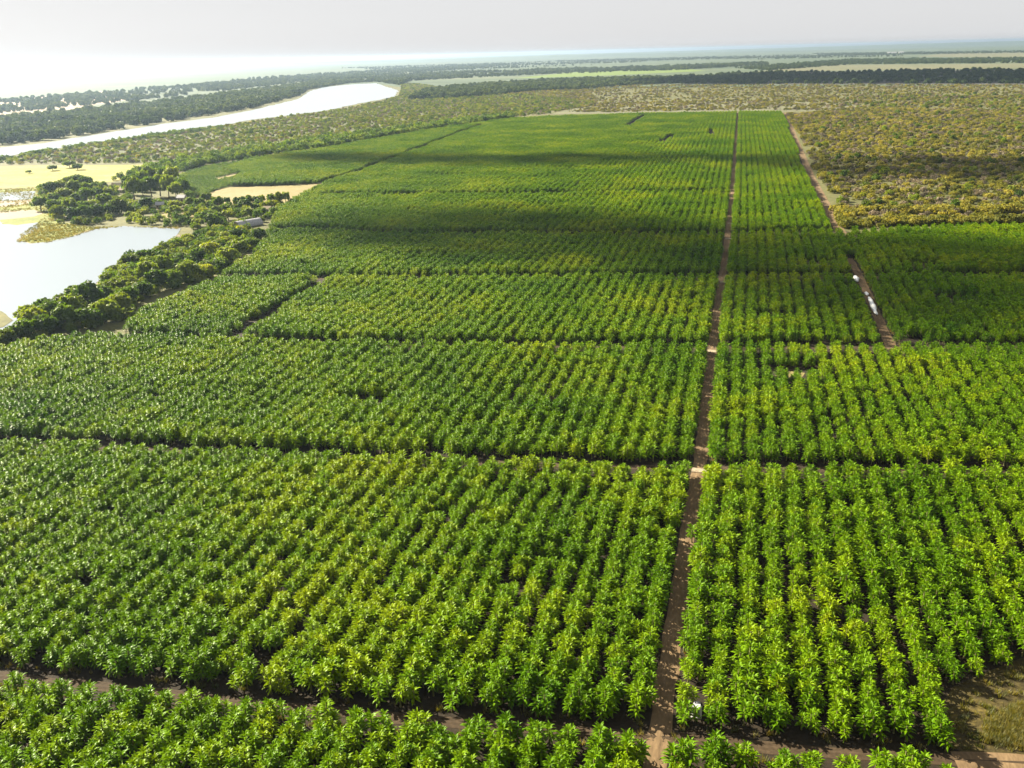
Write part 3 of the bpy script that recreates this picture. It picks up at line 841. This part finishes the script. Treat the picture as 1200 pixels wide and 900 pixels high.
# river woods and far woods
woods = [sample(G([(-250, 228), (0, 186.5), (120, 168), (200, 156), (264, 149), (262, 151), (200, 158.5), (100, 172), (0, 190), (-250, 238)]), 600, 16)]
bush_mass('river_bank_trees', np.vstack(woods), GREENBUSH, .9, 1.7, 'thin line of dark trees along the near bank of the river', 'trees', 10)
fw = [sample(G([(-400, 208), (0, 171), (100, 158), (200, 142), (300, 126), (350, 113), (362, 105), (410, 97.5), (440, 96), (470, 100), (480, 95), (380, 96), (300, 107), (200, 120), (100, 130), (0, 141), (-400, 176)]), 4600, 17, 70, .36)]
bush_mass('river_woods', np.vstack(fw), FARTREE, .8, 1.7, 'belt of hazy woodland along the far bank of the river', 'woodland', 11)
fw2 = [sample(G([(-300, 160), (0, 134), (200, 114), (340, 98), (440, 92), (440, 86), (250, 98), (0, 118), (-300, 146)]), 2400, 33, 200, .42), sample(G([(100, 112), (300, 92), (480, 80), (600, 75), (560, 80), (420, 90), (250, 104)]), 2600, 34, 400, .40), sample(G([(480, 117), (500, 106), (560, 100), (640, 95), (740, 92), (830, 90), (832, 96), (740, 100), (680, 105), (620, 107), (580, 112), (520, 116)]), 4200, 18, 90, .28),
       sample(G([(380, 92), (480, 86), (620, 82), (820, 76), (900, 73), (900, 76), (800, 82), (640, 87), (480, 95)]), 3800, 19, 260, .45),
       sample(G([(860, 80), (1000, 70), (1200, 68.5), (1450, 67), (1450, 73), (1200, 74), (1000, 75.5), (900, 83)]), 3600, 20, 300, .25),
       sample(G([(740, 98), (860, 86), (1200, 82), (1450, 82), (1450, 100), (1200, 98.5), (860, 98.5)]), 2600, 21, 180, .4),
       sample(G([(400, 80), (700, 70), (1050, 62), (1060, 66), (800, 72), (500, 84)]), 3800, 22, 800, .45),
       sample(G([(950, 63), (1080, 61.5), (1250, 59.5), (1450, 58), (1450, 61), (1200, 62), (1000, 65)]), 2200, 23, 500, .2)]
sz = bush_mass('far_woods', np.vstack(fw2), FARTREE, .7, 1.5, 'dark hazy woods in strips across the far plain', 'woodland', 12)
# grass: clearing, shores, track verges
rg = random.Random(3)
verge = []
for ln, w in ((MAIN, 2.5), (TA, 2.5), (TG, 2.3)):
    for (x0, y0), (x1, y1) in zip(ln[:-1], ln[1:]):
        L = math.hypot(x1 - x0, y1 - y0)
        for _ in range(int(min(L, 160) * 1.1)):
            t = rg.random(); sd = rg.choice((-1, 1)) * (w + rg.uniform(-.25, .7))
            verge.append((x0 + (x1 - x0) * t + sd * (y1 - y0) / L, y0 + (y1 - y0) * t - sd * (x1 - x0) / L))
shore = sample(G([(20, 284), (24, 275), (44, 262), (64, 262), (110, 266), (210, 266), (212, 269), (145, 266), (110, 270), (85, 278), (55, 285)]), 1500, 24)
reed = sample(G([(-120, 250), (0, 222), (45, 220), (60, 226), (66, 240), (62, 258), (108, 267), (85, 277), (55, 283), (26, 282), (30, 275), (44, 262), (52, 252), (40, 246), (-120, 262)]), 3200, 27, 12, .42)
clr = np.vstack([sample(G([(1148, 868), (1158, 845), (1185, 828), (1300, 810), (1300, 880), (1200, 878)]), 1500, 25), sample(G([(1105, 860), (1110, 835), (1150, 800), (1230, 770), (1300, 780), (1300, 872), (1200, 876)]), 260, 26, 3, .55)])
bush_mass('grass', np.vstack([np.array(verge), shore, reed, clr]), TUFT, .6, 1.2, 'tufts of grass on the clearing, track edges and lake shore', 'grass', 13)

# ------------------------------------------------------------------ small built things
def bm_obj(name, bm, mat, parent=None, smooth=False):
    me = bpy.data.meshes.new(name)
    bm.to_mesh(me); bm.free()
    me.materials.append(mat)
    me.polygons.foreach_set('use_smooth', [smooth] * len(me.polygons))
    return link(name, me, parent)

def box_bm(cx, cy_, cz, sx, sy, sz, bev=0.0):
    bm = bmesh.new()
    bmesh.ops.create_cube(bm, size=1.0, matrix=Matrix.Translation((cx, cy_, cz)) @ Matrix.Diagonal((sx, sy, sz, 1)))
    if bev:
        bmesh.ops.bevel(bm, geom=bm.edges[:], offset=bev, segments=2, affect='EDGES')
    return bm

def hut(px, py, w, d, h, roofm, label, rot=0.0):
    x, y = ground(px, py)
    root = link('hut', None); root.location = (x, y, .06); root.rotation_euler = (0, 0, rot)
    tag(root, label, 'hut', 'huts among the trees')
    bm_obj('wall', box_bm(0, 0, h / 2, w, d, h), M['plaster'], root)
    bm = bmesh.new()
    o_ = .5
    v = [bm.verts.new(p) for p in ((-w / 2 - o_, -d / 2 - o_, h - .15), (w / 2 + o_, -d / 2 - o_, h - .15), (w / 2 + o_, d / 2 + o_, h - .15), (-w / 2 - o_, d / 2 + o_, h - .15), (-w / 2 - o_, 0, h + d * .42), (w / 2 + o_, 0, h + d * .42))]
    for f in ((0, 1, 5, 4), (2, 3, 4, 5), (0, 4, 3), (1, 2, 5), (3, 2, 1, 0)):
        bm.faces.new([v[i] for i in f])
    bm_obj('roof', bm, roofm, root)
    dr = bm_obj('door', box_bm(w * .18, -d / 2 - .03, .95, .9, .08, 1.9), M['dark_wood'], root)
    for sx in (-.28,):
        bm_obj('window', box_bm(w * sx, -d / 2 - .03, h * .58, .9, .08, .8), M['dark_wood'], root)
    return root
hut(138, 221.5, 7, 5, 2.6, M['thatch'], 'thatched pale hut between the yellow field and the tall grove', R(15))
hut(146, 226, 6, 4.5, 2.5, M['thatch'], 'smaller thatched hut just below the other thatched hut', R(-10))
hut(213.5, 236, 5, 4, 2.8, M['zinc'], 'small hut with a bright metal roof at the end of the tall grove', R(5))
hut(188, 244, 4.5, 4, 2.5, M['zinc'], 'tiny grey roofed hut in the bare yard below the tall grove', R(20))
hut(314, 249, 4.5, 3.6, 2.5, M['thatch'], 'sandy roofed hut at the corner of the bananas near the round tree row', R(0))

# arched shed at the lake landing
def barrel_shed(px, py, rot):
    x, y = ground(px, py)
    root = link('arched_shed', None); root.location = (x, y, .06); root.rotation_euler = (0, 0, rot)
    tag(root, 'grey arched tunnel shed among the trees beside the bananas', 'shed')
    bm = bmesh.new()
    Lh, rad, n = 8.0, 3.4, 14
    rows = []
    for rr in (rad, rad - .12):
        for s in (-1, 1):
            rows.append([bm.verts.new((s * Lh, -rr * math.cos(math.pi * j / n), .2 + rr * 1.05 * math.sin(math.pi * j / n))) for j in range(n + 1)])
    for j in range(n):
        bm.faces.new((rows[0][j], rows[1][j], rows[1][j + 1], rows[0][j + 1]))
        bm.faces.new((rows[2][j + 1], rows[3][j + 1], rows[3][j], rows[2][j]))
        for a, b in ((0, 2), (1, 3)):
            bm.faces.new((rows[a][j], rows[a][j + 1], rows[b][j + 1], rows[b][j]))
    bm_obj('roof', bm, M['zinc'], root)
    for s in (-1, 1):
        bm = bmesh.new()
        vs_ = [bm.verts.new((s * (Lh - .4), -(rad - .15) * math.cos(math.pi * j / n), .0 + (rad - .15) * 1.05 * math.sin(math.pi * j / n) + .1)) for j in range(n + 1)]
        vs2 = [bm.verts.new((v.co.x - s * .1, v.co.y, v.co.z)) for v in vs_]
        bm.faces.new(vs_); bm.faces.new(vs2[::-1])
        for j in range(n):
            bm.faces.new((vs_[j], vs2[j], vs2[j + 1], vs_[j + 1]))
        bm_obj('end_wall', bm, M['plaster'], root)
    for k in range(7):
        bm = bmesh.new()
        pts = []
        for rr in (rad + .06, rad + .01):
            for s in (-.06, .06):
                pts.append([bm.verts.new((-Lh + .5 + k * (2 * Lh - 1) / 6 + s, -rr * math.cos(math.pi * j / n), .2 + rr * 1.05 * math.sin(math.pi * j / n))) for j in range(n + 1)])
        for j in range(n):
            bm.faces.new((pts[0][j], pts[1][j], pts[1][j + 1], pts[0][j + 1]))
            bm.faces.new((pts[0][j], pts[0][j + 1], pts[2][j + 1], pts[2][j])); bm.faces.new((pts[1][j], pts[3][j], pts[3][j + 1], pts[1][j + 1]))
        bm_obj('rib', bm, M['zinc'], root)
barrel_shed(291, 265, R(62))
strip('sand_ramp', G([(268, 279), (280, 271), (290, 266)]), 2.2, .09, M['sand'], ruts=False, seed=40)
strip('sand_path', G([(150, 388), (155, 378), (158, 368)]), 1.6, .09, M['sand'], ruts=False, seed=41)

# pump cabinet in the gap near the crossing
x, y = ground(816, 838)
pc = link('pump_cabinet', None); pc.location = (x, y, .03)
tag(pc, 'pale grey pump cabinet between the bananas near the track crossing', 'cabinet')
bm_obj('base_slab', box_bm(0, .6, .08, 1.5, 2.9, .16, .02), M['concrete'], pc)
cab = bm_obj('housing', box_bm(0, -.1, .86, .95, .8, 1.4, .04), M['concrete'], pc)
bm_obj('lid', box_bm(0, -.1, 1.6, 1.08, .95, .08, .02), M['zinc'], pc)
bm_obj('door', box_bm(0, -.52, .85, .7, .05, 1.15, .01), M['zinc'], pc)
bm = bmesh.new()
bmesh.ops.create_cone(bm, cap_ends=True, segments=20, radius1=.5, radius2=.5, depth=.9, matrix=Matrix.Translation((0.05, 1.35, .61)))
bmesh.ops.bevel(bm, geom=[e for e in bm.edges if abs(e.verts[0].co.z - e.verts[1].co.z) < .01], offset=.06, segments=2, affect='EDGES')
bm_obj('tank', bm, M['zinc'], pc, True)
V, Fc = [], []
tube(V, Fc, (0, .3, .5), (0.03, .95, .5), .06, .06, 8)
link('pipe', mesh_from('pipe', V, Fc, M['zinc']), pc)

# pale slabs on the main track, coloured as sunlit spots of its soil
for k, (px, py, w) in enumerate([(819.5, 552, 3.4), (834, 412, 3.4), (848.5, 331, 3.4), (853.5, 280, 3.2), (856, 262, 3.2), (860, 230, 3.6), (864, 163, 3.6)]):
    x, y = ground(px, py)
    o = bm_obj('sunlit_soil_slab', box_bm(0, 0, 0, w, 2.3 + .25 * k, .22, .05), M['sunlit_soil'])
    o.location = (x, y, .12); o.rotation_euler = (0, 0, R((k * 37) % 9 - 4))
    tag(o, 'pale slab painted as sunlit soil on the main dirt track, %s from the front' % ordinal(k + 1), 'sunlit soil slab', 'painted sunlit spots on the main track')

# white irrigation-sheet bundles along the right-hand track
def bundle(px0, py0, px1, py1, rad, label, seed):
    r = random.Random(seed)
    a, b = Vector((*ground(px0, py0), 0)), Vector((*ground(px1, py1), 0))
    n, seg = 9, 10
    V, Fc = [], []
    d = (b - a); L = d.length; d.normalize(); side = Vector((d.y, -d.x, 0))
    for i in range(n + 1):
        t = i / n
        rr = rad * (.45 + .75 * math.sin(math.pi * min(1, max(0.08, t * .9 + .05)))) * r.uniform(.8, 1.2)
        c = d * (L * (t - .5)) + side * r.uniform(-.2, .2)
        for j in range(seg):
            an = 6.2832 * j / seg
            q = rr * r.uniform(.82, 1.15)
            V.append(tuple(c + side * math.cos(an) * q + Vector((0, 0, max(0.03, rad * .62 + math.sin(an) * q * .75)))))
    for i in range(n):
        for j in range(seg):
            Fc.append((i * seg + j, i * seg + (j + 1) % seg, (i + 1) * seg + (j + 1) % seg, (i + 1) * seg + j))
    Fc.append(tuple(range(seg - 1, -1, -1))); Fc.append(tuple(n * seg + j for j in range(seg)))
    o = link('sheet_bundle', mesh_from('sheet_bundle', V, Fc, M['white']))
    o.location = (a + b) / 2 + Vector((0, 0, .06))
    tag(o, label, 'sheet bundle', 'white bundles along the track on the right')
bundle(1027, 370, 1018, 350, .8, 'long white heap of plastic sheeting beside the side track', 1)
bundle(1016, 347, 1014.5, 343.5, .55, 'smallest white bundle just beyond the long white heap', 2)
bundle(1004.5, 331, 1002, 325, .8, 'white bundle beside the side track, farther off than the long heap', 3)

# white buildings far out by the horizon
for k, (px, py, lab) in enumerate([(1045, 63.5, 'larger white building far out below the horizon'), (1056, 63, 'smaller white building far out beside the larger white one')]):
    x, y = ground(px, py)
    root = link('far_building', None); root.location = (x, y, .1); tag(root, lab, 'building', 'white buildings on the horizon')
    w = (70, 40)[k]
    bm_obj('wall', box_bm(0, 0, 6, w, 25, 12), M['white'], root)
    bm = bmesh.new()
    v = [bm.verts.new(p) for p in ((-w / 2 - 1, -13.5, 12), (w / 2 + 1, -13.5, 12), (w / 2 + 1, 13.5, 12), (-w / 2 - 1, 13.5, 12), (-w / 2 - 1, 0, 18), (w / 2 + 1, 0, 18))]
    for f in ((0, 1, 5, 4), (2, 3, 4, 5), (0, 4, 3), (1, 2, 5), (3, 2, 1, 0)):
        bm.faces.new([v[i] for i in f])
    bm_obj('roof', bm, M['zinc'], root)

# low hills on the horizon
def hills(name, dist, az0, az1, h, seed):
    r = random.Random(seed)
    V, Fc = [], []
    n = 90
    for i in range(n + 1):
        a = R(az0 + (az1 - az0) * i / n)
        hh = h * (.35 + .65 * float(vnoise(np.array([i * 1.0]), np.array([0.0]), 13, seed)[0])) * math.sin(math.pi * min(1, max(0.001, i / n))) ** .5
        for dd, f in ((0, 0), (.03, .6), (.06, 1.0), (.10, .8), (.16, 0)):
            rr = dist * (1 + dd)
            V.append((math.sin(a) * rr, math.cos(a) * rr, .05 + hh * f * r.uniform(.92, 1.08) - (.5 if f == 0 else 0)))
    for i in range(n):
        for j in range(4):
            b = i * 5 + j
            Fc.append((b, b + 5, b + 6, b + 1))
    o = link(name, mesh_from(name, V, Fc, M['far_plain']))
    tag(o, kind='structure')
hills('hills', 15000, -50, 6, 62, 3)
hills('hills', 21000, -20, 40, 70, 5)

# ------------------------------------------------------------------ clouds (above the frame) that shade bands of the land
def cloud(px_outline, alt, label, seed, puff, thick=.35, cover=1.0):
    poly = G(px_outline)
    off = SUN_DIR / SUN_DIR.z * alt
    r = random.Random(seed)
    A = np.array(poly); area = (A[:, 0].max() - A[:, 0].min()) * (A[:, 1].max() - A[:, 1].min())
    k = int(min(900, max(24, area / (puff * puff) * 1.1 * cover)))
    pts = sample(poly, k, seed)
    ico = bmesh.new(); bmesh.ops.create_icosphere(ico, subdivisions=2, radius=1)
    bv = [v.co.copy() for v in ico.verts]; bf = [[v.index for v in f.verts] for f in ico.faces]; ico.free()
    V, Fc = [], []
    for (x, y) in pts:
        s = puff * r.uniform(.55, 1.2)
        ph = r.random() * 6
        b = len(V)
        for v in bv:
            d = 1 + .16 * math.sin(v.x * 5 + ph) * math.sin(v.y * 6 + ph * 2) + .1 * math.sin(v.z * 9 + ph)
            V.append((x + off.x + v.x * s * d, y + off.y + v.y * s * d, alt + v.z * s * thick * d))
        Fc += [tuple(i + b for i in f) for f in bf]
    o = link('cloud', mesh_from('cloud', V, Fc, M['cloud']))
    c = Vector(np.array(V).mean(0)); o.data.transform(Matrix.Translation(-c)); o.location = c
    tag(o, label, 'cloud', 'low clouds above the plantation')
cloud([(350, 268), (430, 258), (540, 250), (660, 250), (770, 258), (852, 266), (852, 322), (720, 324), (600, 314), (480, 304), (390, 292), (340, 280)], 2800, 'low cloud whose shadow crosses the middle of the left blocks', 1, 8, cover=.42)
cloud([(856, 276), (985, 280), (1090, 284), (1220, 296), (1400, 310), (1400, 410), (1220, 412), (1040, 402), (930, 388), (860, 372), (835, 330)], 2800, 'low cloud whose shadow lies over the blocks on the right', 2, 9, cover=.45)
cloud([(330, 184), (460, 183), (600, 184), (760, 184), (858, 187), (858, 194), (700, 198), (600, 199), (440, 196), (330, 193)], 2000, 'long thin cloud whose shadow stripes the far blocks', 3, 8, cover=.32)
cloud([(868, 183), (938, 184), (970, 190), (1060, 186), (1200, 188), (1420, 190), (1420, 214), (1200, 212), (1060, 210), (960, 206), (868, 200)], 2000, 'cloud whose shadow bands the dry scrub on the right', 4, 12, cover=.3)
cloud([(740, 97), (830, 92), (960, 85), (1210, 83), (1450, 84), (1450, 98), (1210, 97), (960, 97), (860, 98)], 500, 'wide far cloud whose shadow darkens the distant plain', 5, 60)

# ------------------------------------------------------------------ haze
bm = box_bm(0, 18500, 51.5, 90000, 50000, 107)
hz = bm_obj('haze', bm, M['white'])
hz.data.materials.clear()
m, nn, ll = new_mat('haze_air')
pv_ = nn.new('ShaderNodeVolumePrincipled')
pv_.inputs['Color'].default_value = (0.32, 0.43, 0.58, 1)
pv_.inputs['Density'].default_value = 5.5e-5
pv_.inputs['Anisotropy'].default_value = 0.64
mo = nn.new('ShaderNodeOutputMaterial'); ll.new(pv_.outputs[0], mo.inputs['Volume'])
hz.data.materials.append(m)
tag(hz, 'pale bright haze lying over the plain', 'haze', kind='stuff')
